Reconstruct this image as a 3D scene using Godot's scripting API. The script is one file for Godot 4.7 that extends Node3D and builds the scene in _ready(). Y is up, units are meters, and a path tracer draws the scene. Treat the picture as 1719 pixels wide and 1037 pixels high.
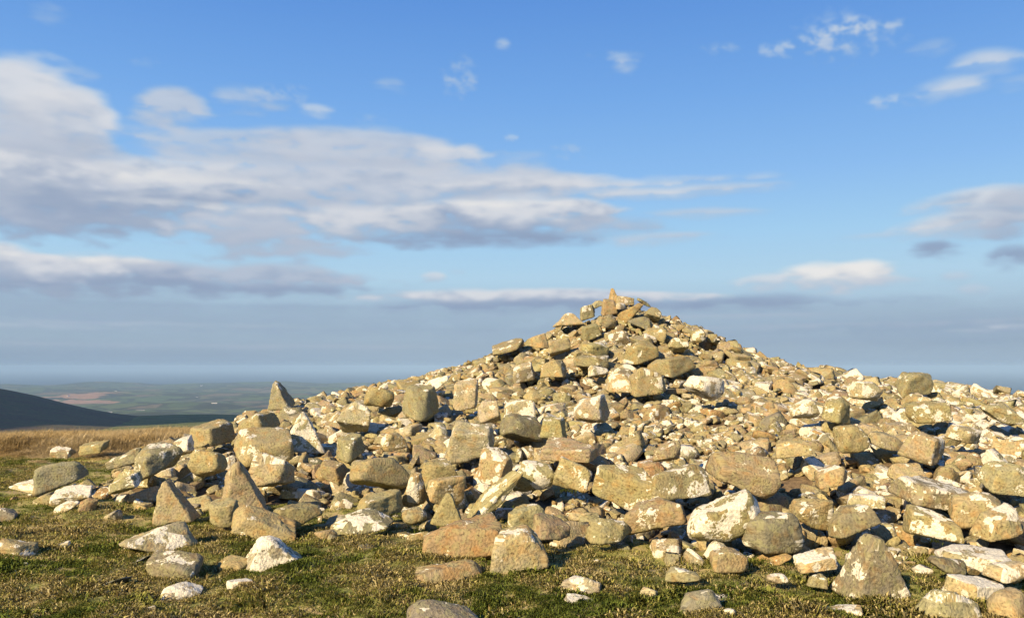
extends Node3D
# A ruined hilltop cairn: a broad mound of loose stones with a steeper pile on its top, turf and moor grass round it,
# a hazy lowland and the sea far below. Units are metres, y is up, the picture looks along -z.

const MOUND_STONES := [
	[-2.88, 0.34, -8.98, 0.24, 0.31, 0.25, "p", 0, 0.05, 8, 15, "boulder", "large upright pointed tan boulder"],
	[-2.35, 0.1, -8.07, 0.31, 0.1, 0.16, "b", 0, 0.1, -3, 20, "boulder", ""],
	[-2.91, 0.14, -8.53, 0.17, 0.13, 0.13, "r", 1, 0.1, 0, 0, "boulder", ""],
	[-2.14, 0.15, -8.38, 0.24, 0.11, 0.14, "b", 0, 0.05, 2, 30, "boulder", ""],
	[-2.83, 0.73, -11.57, 0.28, 0.27, 0.19, "p", 5, 0.85, -6, 10, "boulder", "wedge shaped boulder with white lichen over its upper half"],
	[-3.27, 0.57, -11.04, 0.38, 0.17, 0.28, "s", 2, 0.35, 4, 5, "slab", ""],
	[-3.96, 0.71, -13.09, 0.29, 0.16, 0.22, "b", 0, 0.2, 14, 25, "boulder", ""],
	[-4.75, 0.56, -13.31, 0.31, 0.15, 0.25, "b", 1, 0.15, 10, 30, "boulder", ""],
	[-4.47, 1.07, -16.17, 0.22, 0.24, 0.21, "p", 2, 0.1, 0, 10, "boulder", "small pointed stone standing on the skyline of the left flank"],
	[-2.8, 0.38, -9.8, 0.24, 0.16, 0.18, "b", 5, 0.25, -8, 15, "boulder", ""],
	[-3.46, 0.24, -8.72, 0.19, 0.22, 0.14, "p", 2, 0.1, 6, 0, "boulder", "narrow spike of grey stone at the left foot of the mound"],
	[-4.25, 0.49, -10.07, 0.26, 0.15, 0.2, "b", 1, 0.35, 12, 35, "boulder", ""],
	[-5.28, 0.34, -9.92, 0.26, 0.11, 0.15, "b", 2, 0.2, 4, 20, "boulder", ""],
	[-4.89, 0.2, -9.39, 0.2, 0.04, 0.15, "s", 5, 0.95, 8, 0, "slab", ""],
	[-4.67, 0.48, -10.19, 0.21, 0.07, 0.11, "b", 2, 0.3, 20, 20, "boulder", ""],
	[-4.95, 0.42, -12.64, 0.17, 0.13, 0.14, "b", 5, 0.95, 10, 10, "boulder", ""],
	[-3.67, 0.44, -10.11, 0.21, 0.15, 0.16, "r", 0, 0.2, 0, 0, "boulder", ""],
	[-4.34, 0.28, -9.41, 0.19, 0.07, 0.11, "b", 2, 0.6, 15, 0, "boulder", ""],
	[-1.54, 0.4, -9.7, 0.37, 0.15, 0.21, "b", 0, 0.15, -4, 30, "boulder", ""],
	[-1.31, 0.22, -8.56, 0.23, 0.11, 0.13, "b", 1, 0.05, 8, 10, "boulder", ""],
	[-1.02, 0.32, -8.82, 0.09, 0.19, 0.1, "b", 3, 0.6, -6, 0, "boulder", ""],
	[-0.58, 0.27, -8.03, 0.16, 0.17, 0.1, "p", 1, 0.35, -10, 0, "boulder", "olive wedge boulder with one white lichen spot at the grass edge"],
	[-0.22, 0.29, -8.48, 0.37, 0.06, 0.15, "b", 1, 0.45, 42, 10, "slab", "long olive block leaning up to the right"],
	[-0.51, 0.68, -10.59, 0.28, 0.18, 0.19, "b", 5, 0.35, 3, 15, "boulder", ""],
	[-0.72, 1.17, -13.14, 0.2, 0.23, 0.15, "b", 5, 0.3, -8, 15, "boulder", "upright pale rectangular block on the left flank"],
	[-1.34, 1.32, -15.13, 0.29, 0.08, 0.17, "b", 5, 0.95, 22, 10, "boulder", ""],
	[-1.43, 1.08, -13.04, 0.25, 0.22, 0.21, "b", 1, 0.2, 0, 20, "boulder", ""],
	[-2.21, 1.09, -13.88, 0.28, 0.17, 0.2, "r", 1, 0.2, -6, 20, "boulder", ""],
	[0.09, 0.98, -11.72, 0.22, 0.17, 0.18, "b", 5, 0.6, 8, 10, "boulder", ""],
	[1.04, 1.01, -11.24, 0.21, 0.19, 0.16, "b", 5, 0.55, 0, 10, "boulder", ""],
	[0.1, 0.82, -11.04, 0.26, 0.16, 0.19, "b", 7, 0.25, 0, 20, "boulder", ""],
	[0.66, 0.63, -9.84, 0.33, 0.08, 0.25, "s", 3, 0.15, -4, 0, "slab", "flat reddish brown slab lying across the middle of the mound"],
	[0.24, 0.46, -8.81, 0.21, 0.14, 0.14, "r", 1, 0.55, -6, 0, "boulder", "rounded olive boulder dotted with white lichen spots"],
	[0.64, 0.5, -8.66, 0.18, 0.13, 0.12, "b", 0, 0.3, -14, 10, "boulder", ""],
	[1.08, 0.46, -8.28, 0.3, 0.15, 0.16, "b", 1, 0.4, 0, 8, "boulder", ""],
	[1.63, 0.48, -8.27, 0.33, 0.14, 0.16, "b", 1, 0.5, 3, 6, "boulder", ""],
	[2.3, 0.53, -8.35, 0.3, 0.16, 0.18, "b", 3, 0.05, -8, 10, "boulder", "big smooth brown boulder behind the white lichened one"],
	[1.77, 0.33, -7.09, 0.31, 0.18, 0.2, "r", 1, 0.8, 16, 10, "boulder", "largest boulder, its left side crusted with white lichen"],
	[2.13, 0.26, -7, 0.23, 0.17, 0.18, "r", 7, 0.4, -4, 10, "boulder", "grey brown boulder right of the largest boulder"],
	[1.31, 0.3, -7.42, 0.22, 0.12, 0.13, "b", 6, 0.3, 2, 10, "boulder", ""],
	[0.83, 0.22, -7.28, 0.19, 0.08, 0.11, "b", 1, 0.35, -4, 25, "boulder", ""],
	[0.34, 0.2, -7.29, 0.18, 0.09, 0.11, "b", 3, 0.05, 6, 15, "boulder", ""],
	[0.1, 0.24, -7.68, 0.16, 0.1, 0.1, "b", 1, 0.15, 14, 10, "boulder", ""],
	[2.54, 0.22, -5.9, 0.23, 0.24, 0.17, "p", 2, 0.45, -6, 0, "boulder", "tall triangular boulder with white lichen on its left"],
	[3.96, 0.42, -7.92, 0.38, 0.1, 0.28, "s", 2, 0.5, -5, 5, "slab", "long flat layered slab on the right flank"],
	[3.83, 0.78, -9.52, 0.18, 0.16, 0.17, "r", 1, 0.25, 0, 0, "boulder", "round boulder on the right flank"],
	[4.27, 0.77, -9.57, 0.2, 0.07, 0.13, "b", 2, 0.1, -14, 10, "boulder", ""],
	[3.26, 0.37, -7.78, 0.17, 0.06, 0.13, "s", 5, 0.95, -6, 0, "slab", ""],
	[4.54, 0.72, -9.17, 0.19, 0.14, 0.14, "b", 0, 0.4, -4, 10, "boulder", ""],
	[3.02, 1.28, -13.16, 0.32, 0.16, 0.22, "r", 5, 0.9, -10, 0, "boulder", "pale boulder almost covered in white lichen below the summit pile"],
	[3.5, 0.15, -6.45, 0.25, 0.06, 0.19, "s", 5, 0.95, -6, 0, "slab", "long slab under a white lichen crust at the right edge"],
	[2.77, 0.06, -5.43, 0.23, 0.1, 0.13, "b", 1, 0.55, -4, 5, "boulder", ""],
	[3.17, 0.07, -5.45, 0.13, 0.1, 0.1, "r", 0, 0.1, 0, 0, "boulder", ""],
	[3.16, 0.09, -5.81, 0.18, 0.07, 0.13, "s", 5, 0.95, -3, 0, "slab", ""],
	[1.64, 0.15, -6.47, 0.13, 0.07, 0.09, "b", 0, 0.4, 3, 10, "boulder", ""],
	[2.27, 0.15, -6.34, 0.16, 0.06, 0.1, "b", 5, 0.75, 14, 10, "boulder", ""],
	[4.22, 1.02, -11, 0.2, 0.16, 0.16, "b", 1, 0.5, 0, 10, "boulder", ""],
	[4.1, 0.37, -7.47, 0.2, 0.11, 0.14, "b", 0, 0.3, -6, 10, "boulder", ""],
	[4.84, 0.53, -8.26, 0.2, 0.12, 0.14, "b", 1, 0.3, -3, 10, "boulder", ""],
	[3.08, 0.69, -9.25, 0.18, 0.11, 0.13, "b", 0, 0.3, 8, 10, "boulder", ""],
	[3.82, 1.02, -11.1, 0.18, 0.1, 0.13, "b", 5, 0.8, 10, 10, "boulder", ""],
	[3.88, 0.52, -8.33, 0.17, 0.08, 0.11, "b", 0, 0.3, -10, 10, "boulder", ""],
	[5.46, 1.02, -10.99, 0.24, 0.14, 0.17, "b", 1, 0.5, 6, 10, "boulder", ""],
	[5.49, 1.23, -13.1, 0.27, 0.14, 0.18, "b", 5, 0.8, -5, 10, "boulder", ""],
	[7, 1.35, -14.47, 0.29, 0.15, 0.2, "b", 2, 0.3, -8, 10, "boulder", ""],
	[5.27, 0.81, -9.79, 0.2, 0.09, 0.15, "s", 0, 0.6, -8, 10, "slab", ""],
	[6.54, 1.01, -11.24, 0.23, 0.1, 0.15, "b", 1, 0.5, -8, 10, "boulder", ""],
	[-2.09, 0.6, -10.95, 0.16, 0.14, 0.14, "b", 1, 0.2, 6, 10, "boulder", ""],
	[-2.09, 0.39, -9.87, 0.16, 0.11, 0.12, "b", 3, 0.1, 8, 10, "boulder", ""],
	[-2.29, 0.86, -12.43, 0.2, 0.17, 0.16, "b", 5, 0.5, -6, 10, "boulder", ""],
	[-1.55, 0.64, -10.96, 0.15, 0.11, 0.12, "b", 0, 0.4, 16, 10, "boulder", ""],
	[-0.2, 0.51, -9.39, 0.19, 0.16, 0.14, "b", 3, 0.5, -10, 10, "boulder", ""],
	[-0.84, 0.42, -9.6, 0.17, 0.12, 0.13, "b", 0, 0.1, 6, 10, "boulder", ""],
	[-0.68, 0.33, -8.85, 0.18, 0.13, 0.14, "b", 0, 0.15, -12, 10, "boulder", ""],
	[-0.33, 0.97, -11.92, 0.17, 0.15, 0.14, "b", 5, 0.4, 10, 10, "boulder", ""],
	[0.53, 0.81, -10.65, 0.15, 0.15, 0.14, "b", 1, 0.2, 0, 10, "boulder", ""],
	[2.33, 1.35, -14.25, 0.3, 0.17, 0.21, "b", 0, 0.4, 0, 10, "boulder", ""],
	[1.71, 0.66, -9.26, 0.15, 0.09, 0.11, "b", 3, 0.2, 8, 10, "boulder", ""],
	[1.85, 1.35, -14.39, 0.2, 0.15, 0.16, "b", 5, 0.7, 0, 10, "boulder", ""],
	[2.93, 0.3, -7.3, 0.17, 0.1, 0.12, "b", 2, 0.4, 6, 10, "boulder", ""],
	[3.5, 0.28, -7.11, 0.19, 0.11, 0.13, "b", 1, 0.5, -4, 10, "boulder", ""],
	[4.08, 0.29, -7.08, 0.17, 0.1, 0.12, "b", 0, 0.5, -4, 10, "boulder", ""],
	[3.18, 0.52, -8.36, 0.16, 0.09, 0.11, "b", 3, 0.3, 10, 10, "boulder", ""],
	[2.63, 0.32, -7.47, 0.16, 0.09, 0.12, "b", 0, 0.3, -8, 10, "boulder", ""],
	[3.17, 0.15, -6.19, 0.14, 0.05, 0.09, "b", 7, 0.3, -20, 10, "boulder", ""],
	[3.53, 0.14, -6.08, 0.14, 0.07, 0.1, "b", 5, 0.7, -6, 10, "boulder", ""],
]
const SUMMIT_STONES := [
	[1.25, 2.66, -18.67, 0.31, 0.14, 0.2, "p", 5, 0.3, 4, 10, "boulder", "pale slab jutting from the left of the summit pile"],
	[2.33, 3.24, -18.94, 0.1, 0.16, 0.12, "p", 4, 0, 4, 10, "boulder", "small pointed capstone on the very top"],
	[2.61, 2.8, -18.03, 0.32, 0.11, 0.17, "b", 4, 0, 22, 25, "boulder", "orange angular block just below the top"],
	[2.7, 2.54, -17.66, 0.25, 0.11, 0.16, "b", 7, 0.1, -3, 10, "boulder", ""],
	[3.06, 2.74, -18.02, 0.15, 0.11, 0.12, "b", 2, 0.1, -20, 10, "boulder", ""],
	[2.14, 2.92, -18.44, 0.16, 0.16, 0.14, "b", 3, 0.1, 4, 10, "boulder", ""],
	[2.55, 3.12, -18.91, 0.2, 0.08, 0.13, "b", 0, 0.4, -4, 10, "boulder", ""],
	[1.95, 3.02, -19.01, 0.15, 0.07, 0.1, "b", 5, 0.3, 14, 10, "boulder", ""],
	[2.38, 2.94, -18.44, 0.14, 0.07, 0.1, "b", 5, 0.7, 14, 10, "boulder", ""],
	[1.68, 2.84, -18.71, 0.18, 0.12, 0.13, "b", 2, 0.4, 6, 10, "boulder", ""],
	[3, 3.05, -18.85, 0.18, 0.04, 0.1, "b", 2, 0.2, -26, 10, "boulder", ""],
	[-0.1, 2.02, -18.17, 0.38, 0.07, 0.28, "s", 2, 0.2, 18, 10, "boulder", "olive slab on the skyline left of the summit pile"],
	[2.56, 1.9, -16.1, 0.29, 0.17, 0.21, "b", 1, 0.15, 3, 10, "boulder", ""],
	[1.52, 1.7, -15.96, 0.35, 0.11, 0.26, "s", 1, 0.3, -4, 10, "slab", ""],
	[1.6, 1.52, -15.44, 0.18, 0.08, 0.12, "b", 5, 0.95, 2, 10, "boulder", ""],
	[2.97, 1.64, -15.43, 0.38, 0.14, 0.23, "b", 1, 0.1, 4, 10, "boulder", ""],
	[1.65, 2.34, -17.46, 0.19, 0.13, 0.15, "b", 1, 0.1, 10, 10, "boulder", ""],
	[2.05, 2.59, -17.84, 0.21, 0.12, 0.15, "b", 2, 0.1, -6, 10, "boulder", ""],
	[0.98, 2.03, -17.03, 0.22, 0.14, 0.16, "b", 1, 0.1, 4, 10, "boulder", ""],
	[1.65, 1.96, -16.51, 0.24, 0.12, 0.16, "b", 1, 0.2, -8, 10, "boulder", ""],
	[0.58, 2.15, -17.74, 0.19, 0.13, 0.14, "b", 0, 0.2, 12, 10, "boulder", ""],
	[3.83, 2.34, -17.55, 0.21, 0.05, 0.12, "b", 2, 0.1, -20, 10, "boulder", ""],
	[3.84, 2.22, -17.22, 0.16, 0.14, 0.13, "r", 1, 0.5, 0, 10, "boulder", ""],
	[4.17, 2.19, -17.39, 0.11, 0.1, 0.09, "r", 2, 0.1, 0, 10, "boulder", ""],
	[2.93, 2.28, -17.08, 0.2, 0.11, 0.14, "b", 0, 0.2, -12, 10, "boulder", ""],
	[3.3, 2.02, -16.5, 0.18, 0.09, 0.12, "b", 0, 0.3, -12, 10, "boulder", ""],
	[0.23, 1.55, -15.96, 0.21, 0.13, 0.15, "b", 5, 0.6, 8, 10, "boulder", ""],
	[0.79, 1.55, -15.73, 0.22, 0.15, 0.17, "b", 1, 0.3, 0, 10, "boulder", ""],
]
const LOOSE_STONES := [
	[-3.08, 0.09, -7.53, 0.32, 0.1, 0.19, "p", 0, 0.5, -12, 15, "boulder", "large tan boulder with a white lichen top left, on the turf left of centre"],
	[-2.6, 0.06, -6.57, 0.22, 0.1, 0.13, "r", 7, 0.45, -4, 10, "boulder", "grey mottled boulder in the turf just below the large tan one"],
	[-1.9, 0.1, -6.81, 0.24, 0.14, 0.13, "p", 5, 0.92, 6, 10, "boulder", "white lichened wedge of rock alone on the turf, casting a shadow to its right"],
	[-2.24, 0.03, -6.79, 0.12, 0.05, 0.08, "r", 0, 0.05, 4, 0, "boulder", "low tan stone touching the left of the white wedge of rock"],
	[-0.4, 0.16, -7.08, 0.31, 0.15, 0.16, "b", 4, 0.1, 2, 8, "boulder", "pinkish orange block at the foot of the cairn, behind the cracked slab"],
	[-0.42, 0.1, -6.53, 0.28, 0.07, 0.12, "p", 0, 0.15, -14, 10, "boulder", "cracked tan slab tilted against the pinkish orange block"],
	[0.06, 0.17, -6.72, 0.16, 0.15, 0.13, "b", 0, 0.4, -4, 30, "boulder", "squat block with a white patch on top, right of the cracked slab"],
	[-0.43, 0.06, -5.31, 0.22, 0.09, 0.13, "r", 7, 0.2, -6, 10, "boulder", "grey boulder cut by the bottom edge of the picture"],
	[-4.24, 0.03, -7.24, 0.17, 0.06, 0.1, "b", 0, 0.4, 2, 10, "boulder", "long low tan block by the left edge of the picture"],
	[-5.22, 0.11, -8.72, 0.12, 0.08, 0.09, "b", 7, 0.4, -10, 10, "boulder", "dark stone half out of the picture on the left"],
	[-2.33, 0.02, -6.06, 0.14, 0.04, 0.08, "r", 5, 0.8, 4, 0, "boulder", "white lichened stone in the turf below the grey mottled boulder"],
	[-1.97, 0.01, -6.18, 0.09, 0.03, 0.07, "s", 5, 0.95, -2, 0, "boulder", "flat white stone right of the white lichened stone in the turf"],
	[0.53, 0.08, -6.01, 0.16, 0.06, 0.09, "b", 5, 0.5, -6, 10, "boulder", "pale angular stone on the turf in front of the middle of the cairn"],
	[0.46, 0.02, -5.75, 0.09, 0.02, 0.07, "s", 5, 0.95, -8, 0, "boulder", "flat white stone just below the pale angular stone"],
	[1.23, 0.1, -6.14, 0.1, 0.04, 0.06, "b", 2, 0.5, 4, 0, "boulder", "small greyish stone at the grass edge below the largest boulder"],
	[1.21, 0.05, -5.46, 0.12, 0.08, 0.08, "r", 7, 0.3, -6, 0, "boulder", "dull grey stone low in the turf at the bottom of the picture, right of centre"],
	[1.9, 0.09, -6.08, 0.07, 0.03, 0.04, "r", 5, 0.95, 0, 0, "boulder", "little round white stone below the grey brown boulder"],
	[2.15, 0.1, -5.97, 0.06, 0.04, 0.04, "b", 2, 0.2, -10, 0, "boulder", "small grey wedge stone just right of the little round white stone"],
	[2.39, 0.07, -5.92, 0.06, 0.02, 0.04, "s", 5, 0.95, 0, 0, "boulder", "thin white stone in front of the triangular boulder"],
	[2.15, 0.03, -5.52, 0.11, 0.02, 0.09, "s", 5, 0.8, 8, 0, "boulder", "flat white flecked stone near the bottom right, in the grass"],
	[1.44, 0.04, -5.75, 0.09, 0.01, 0.07, "s", 5, 0.7, -8, 0, "boulder", "thin pale sliver of stone flush with the turf"],
	[0.94, 0.05, -5.83, 0.05, 0.03, 0.03, "b", 5, 0.4, 0, 0, "boulder", "little pale cube of stone on the turf under the middle of the cairn"],
	[-7.45, 0.17, -15, 0.23, 0.07, 0.18, "s", 1, 0.2, 12, 0, "boulder", "flat olive slab on the turf at the edge of the brown grass"],
	[-7.94, 0.1, -14.87, 0.16, 0.06, 0.12, "s", 5, 0.6, 0, 0, "boulder", "small pale slab left of the flat olive slab"],
	[-5.71, 0.21, -10.08, 0.27, 0.03, 0.2, "s", 5, 0.8, 2, 0, "boulder", "long thin whitish slab flush with the turf on the far left"],
	[-3.43, 0.02, -7.5, 0.09, 0.02, 0.05, "r", 5, 0.9, 22, 0, "boulder", "small white stone leaning at the left foot of the large tan boulder"],
	[-3.09, -0, -6.8, 0.16, 0.01, 0.12, "s", 7, 0.5, 16, 0, "boulder", "grey sliver of rock showing through the turf below the small white stone"],
	[-2.94, -0.01, -6.23, 0.13, 0.01, 0.1, "s", 7, 0.4, 28, 0, "boulder", "narrow grey sliver of rock lowest on the left turf"],
	[-1.39, 0.12, -8.05, 0.25, 0.06, 0.14, "b", 2, 0.7, -4, 20, "boulder", "low block with white lichen edges at the grass edge left of centre"],
	[-0.95, 0.16, -8.15, 0.1, 0.07, 0.08, "r", 1, 0.4, 0, 0, "boulder", "small rounded stone at the tip of the grass tongue"],
	[-1.7, 0.07, -7.76, 0.09, 0.04, 0.06, "r", 0, 0.3, 0, 0, "boulder", "low pale stone in the grass below the low block with white lichen edges"],
	[-1.19, 0.05, -7.34, 0.11, 0.01, 0.08, "s", 2, 0.4, -20, 0, "boulder", "thin stone in the shadow right of the white wedge of rock"],
	[-4.77, 0.11, -9.05, 0.13, 0.03, 0.09, "s", 5, 0.85, 6, 0, "boulder", "thin white slab in the turf below the left end of the cairn"],
	[-4.49, 0.14, -8.97, 0.08, 0.05, 0.06, "b", 4, 0, -6, 10, "boulder", "single red orange stone at the left end of the cairn"],
	[-4.03, 0.01, -7.57, 0.07, 0.01, 0.06, "s", 5, 0.5, 12, 0, "boulder", "small pale sliver right of the long low tan block"],
]
const CLOUDS := [
	[0.02, 2.67, 61.35, 1.64, 0.35, 1, 6, 6, 0],
	[-21.79, 3.24, 26.58, 1.64, 0.3, 1, 6, 6, 0],
	[24.56, 2.06, 18.6, 1.31, 0.4, 1, 6, 7, 0],
	[-28.17, 17.43, 1.51, 0.65, 0.35, 1, 2, 2, 0.5],
	[-28.56, 14.64, 4.02, 2.45, 0.95, 0.55, 1, 3, 0.2],
	[-31.33, 13.23, 3.32, 2.25, 0.9, 0.6, 2, 3, 0.2],
	[-28.16, 12.41, 3.79, 1.96, 0.85, 0.8, 3, 4, 0.2],
	[-22.56, 16.19, 2.72, 1.51, 0.85, 0.6, 2, 3, 0.3],
	[-17.35, 17.23, 3.12, 1.31, 0.6, 0.9, 2, 3, 0.5],
	[-15.45, 17.87, 2.37, 0.9, 0.4, 1, 2, 2, 0.6],
	[-13.47, 16.85, 1.67, 0.7, 0.6, 0.8, 1, 2, 0.4],
	[-9.87, 16.52, 1.21, 0.41, 0.25, 1, 2, 2, 0.6],
	[-17.29, 14.42, 9.76, 1.31, 0.75, 0.7, 2, 3, 0.35],
	[-10.65, 14.56, 9.24, 1.64, 0.85, 0.6, 2, 3, 0.3],
	[-4.94, 14.04, 3.67, 1.43, 0.8, 0.7, 1, 3, 0.35],
	[-12.22, 12.93, 16.79, 1.96, 0.85, 0.7, 2, 3, 0.25],
	[-28.09, 10.28, 10.82, 2.7, 0.95, 0.5, 2, 5, 0.25],
	[-20.92, 11.06, 12.61, 2.37, 0.95, 0.6, 1, 5, 0.25],
	[-6.57, 12.02, 17.07, 1.88, 0.9, 0.6, 2, 4, 0.25],
	[3.74, 12.31, 13.47, 0.98, 0.9, 0.9, 1, 3, 0.15],
	[10.65, 11.66, 8.44, 0.57, 0.85, 1, 1, 3, 0.1],
	[-28.04, 8.78, 11.91, 0.9, 0.8, 0.9, 4, 5, 0.2],
	[-6.55, 9.86, 13.41, 1.8, 0.9, 0.7, 3, 5, 0.3],
	[-17.55, 8.97, 5.85, 1.96, 0.9, 0.7, 2, 4, 0.35],
	[-16.02, 8.14, 6.68, 1.64, 0.85, 0.8, 3, 4, 0.35],
	[-9.79, 9.78, 5.64, 1.64, 0.9, 0.6, 1, 4, 0.35],
	[0.02, 10.33, 9, 1.55, 0.95, 0.5, 1, 5, 0.25],
	[-1.22, 8.71, 9.4, 0.82, 0.85, 0.9, 5, 5, 0.15],
	[5.77, 9.35, 5.29, 1.06, 0.7, 0.9, 3, 5, 0.3],
	[9.81, 8.58, 4.43, 0.57, 0.75, 1, 2, 3, 0.15],
	[13.01, 10.23, 5.18, 0.49, 0.7, 1, 2, 3, 0.1],
	[-15.24, 7.31, 4.74, 0.9, 0.6, 1, 3, 4, 0.4],
	[-27.61, 5.56, 8.7, 1.39, 0.95, 0.5, 1, 5, 0.35],
	[-27.63, 6.14, 5.44, 0.74, 0.9, 0.6, 0, 3, 0.5],
	[-18.97, 5.62, 11.6, 1.31, 0.9, 0.6, 3, 5, 0.3],
	[-21.84, 4.99, 15.95, 0.74, 0.8, 0.9, 5, 6, 0.2],
	[1.66, 4.67, 14.31, 0.82, 0.95, 0.6, 1, 5, 0.25],
	[4.11, 4.05, 17.13, 0.74, 0.85, 0.8, 5, 6, 0.2],
	[15.6, 3.99, 13, 0.9, 0.7, 0.9, 5, 6, 0.2],
	[10.56, 4.8, 4.42, 0.41, 0.8, 0.7, 1, 4, 0.4],
	[21.18, 5.77, 4.2, 1.31, 0.95, 0.6, 0, 3, 0.25],
	[22.6, 5.79, 2.27, 0.98, 0.8, 0.6, 0, 3, 0.35],
	[16.95, 5.37, 2.74, 0.9, 0.7, 0.8, 1, 3, 0.4],
	[24.65, 5.25, 1.86, 0.41, 0.4, 1, 2, 3, 0.4],
	[29.65, 8.51, 5.33, 1.15, 0.9, 0.7, 1, 4, 0.2],
	[31.18, 8.24, 2.1, 1.06, 0.8, 0.8, 3, 5, 0.35],
	[24.4, 8.24, 2.98, 0.29, 0.4, 1, 2, 3, 0.3],
	[31.26, 6.48, 1.75, 0.98, 0.85, 0.8, 5, 5, 0.4],
	[29.2, 4.69, 1.21, 0.57, 0.5, 1, 2, 4, 0.4],
	[28.81, 2.13, 2.15, 0.25, 0.5, 1, 1, 4, 0.4],
	[22.3, 20.63, 4.16, 1.88, 0.5, 1, 1, 2, 0.56],
	[23.02, 20.98, 2.26, 1.02, 0.5, 1, 1, 2, 1],
	[21.01, 20.2, 2.29, 0.9, 0.5, 1, 1, 2, 1],
	[17.84, 20.17, 1.56, 0.82, 0.5, 1, 1, 2, 0.57],
	[14.37, 20.72, 1.43, 0.49, 0.35, 1, 2, 2, 0.9],
	[7.71, 20.15, 1.62, 0.86, 0.65, 1, 1, 2, 0.5],
	[6.48, 20.76, 1.46, 0.33, 0.3, 1, 2, 2, 0.8],
	[-0.61, 21.59, 0.74, 0.49, 0.55, 1, 1, 2, 0.3],
	[-3.73, 19.22, 1.47, 1.55, 0.5, 1, 2, 2, 0.56],
	[-8.27, 18.85, 1.46, 0.7, 0.42, 1, 2, 2, 0.45],
	[30.36, 17.85, 2.82, 1.02, 0.75, 1, 1, 2, 0.3],
	[31.48, 16.42, 1.74, 0.65, 0.35, 1, 2, 2, 0.4],
	[24.99, 16.41, 2.08, 0.65, 0.5, 1, 1, 2, 0.56],
	[-5.51, 6.12, 1.06, 0.53, 0.7, 0.9, 1, 3, 0.5],
	[-3.88, 6.46, 0.73, 0.25, 0.4, 1, 2, 3, 0.5],
	[3.75, 14.57, 1.96, 0.57, 0.3, 1, 2, 2, 0.7],
	[-0.06, 15.51, 0.82, 0.33, 0.4, 1, 1, 2, 0.7],
	[-24.33, 18.68, 1.12, 0.41, 0.2, 1, 2, 2, 0.7],
	[-17.45, 3.88, 18.73, 0.37, 0.3, 1, 5, 5, 0.2],
	[-25.22, 2.6, 15.54, 0.33, 0.4, 1, 2, 6, 0.2],
	[-4.06, 2.42, 20.4, 0.29, 0.25, 1, 6, 5, 0.2],
	[-17.39, 1.27, 19.52, 0.29, 0.35, 1, 3, 3, 0.2],
	[22.86, 2.54, 15.83, 0.33, 0.45, 1, 3, 6, 0.2],
	[18.55, 1.61, 19.39, 0.29, 0.25, 1, 6, 5, 0.2],
	[13.67, 3.31, 14.31, 0.25, 0.4, 1, 3, 3, 0.2],
	[-23.78, 11.84, 12.35, 0.65, 0.6, 1, 0, 2, 0.15],
	[-23.73, 10.1, 9.74, 0.57, 0.6, 1, 0, 3, 0.15],
	[-12.23, 13.71, 11.99, 0.49, 0.5, 1, 3, 4, 0.15],
	[-0.81, 11.01, 6.95, 0.57, 0.7, 1, 0, 2, 0.15],
	[-3.27, 8.45, 10.62, 0.57, 0.6, 1, 5, 5, 0.1],
]
# base colours of the stones (linear): tan, olive, grey olive, pink brown, orange, pale, brown, grey
const TONES := [Color(.345, .29, .172), Color(.32, .287, .165), Color(.272, .247, .16), Color(.325, .254, .158), Color(.37, .265, .14), Color(.405, .355, .235), Color(.26, .21, .135), Color(.233, .217, .162)]
const SKY := [[0.0, 154, 174, 195], [1.5, 160, 180, 199], [3.5, 170, 194, 213], [6.0, 178, 211, 233], [9.0, 163, 206, 240], [13.0, 140, 188, 239], [18.0, 118, 170, 232], [24.0, 97, 150, 221], [40.0, 82, 130, 201], [90.0, 70, 112, 183]]
const CLOUD_TONES := [Color8(236, 234, 232), Color8(218, 220, 226), Color8(199, 206, 219), Color8(182, 192, 209), Color8(166, 179, 200), Color8(144, 162, 190), Color8(150, 170, 194), Color8(140, 162, 188), Color8(136, 152, 180)]
const SIDE := [[0, 3.2], [.7, 2.98], [1.4, 2.66], [2.2, 2.22], [3, 1.93], [4.75, 1.56], [7.7, .9], [9.2, .32], [10.2, .04], [10.6, 0], [30, 0]]
const FRONT := [[0, 3.2], [.7, 2.95], [1.4, 2.55], [2.2, 2.05], [3, 1.75], [4.2, 1.27], [5, 1.2], [7.7, .86], [9.5, .47], [11, .16], [12, .06], [12.5, 0], [30, 0]]
const FALL := [[0, 0], [12, 0], [17, -.05], [22, -.2], [26, -.5], [32, -1.4], [60, -5], [150, -18], [400, -40], [700, -58], [1000, -75], [1500, -90], [2000, -108], [2600, -150], [3500, -230], [5000, -300], [8000, -305], [11000, -290], [14500, -266], [15200, -345], [17000, -345]]
const FACES := [[Vector3(1, 0, 0), Vector3(0, 1, 0), Vector3(0, 0, 1)], [Vector3(-1, 0, 0), Vector3(0, 0, 1), Vector3(0, 1, 0)], [Vector3(0, 1, 0), Vector3(0, 0, 1), Vector3(1, 0, 0)], [Vector3(0, -1, 0), Vector3(1, 0, 0), Vector3(0, 0, 1)], [Vector3(0, 0, 1), Vector3(1, 0, 0), Vector3(0, 1, 0)], [Vector3(0, 0, -1), Vector3(0, 1, 0), Vector3(1, 0, 0)]]

var lump := FastNoiseLite.new()
var wisp := FastNoiseLite.new()
var stone_material: StandardMaterial3D
var taken := {}
# the height field of the pile while stones are laid on it
const CELL := .06
const GX := -9.5
const GZ := -28.0
const GW := 440
const GH := 400
var pile := PackedFloat32Array()
var goal := PackedFloat32Array()


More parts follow.
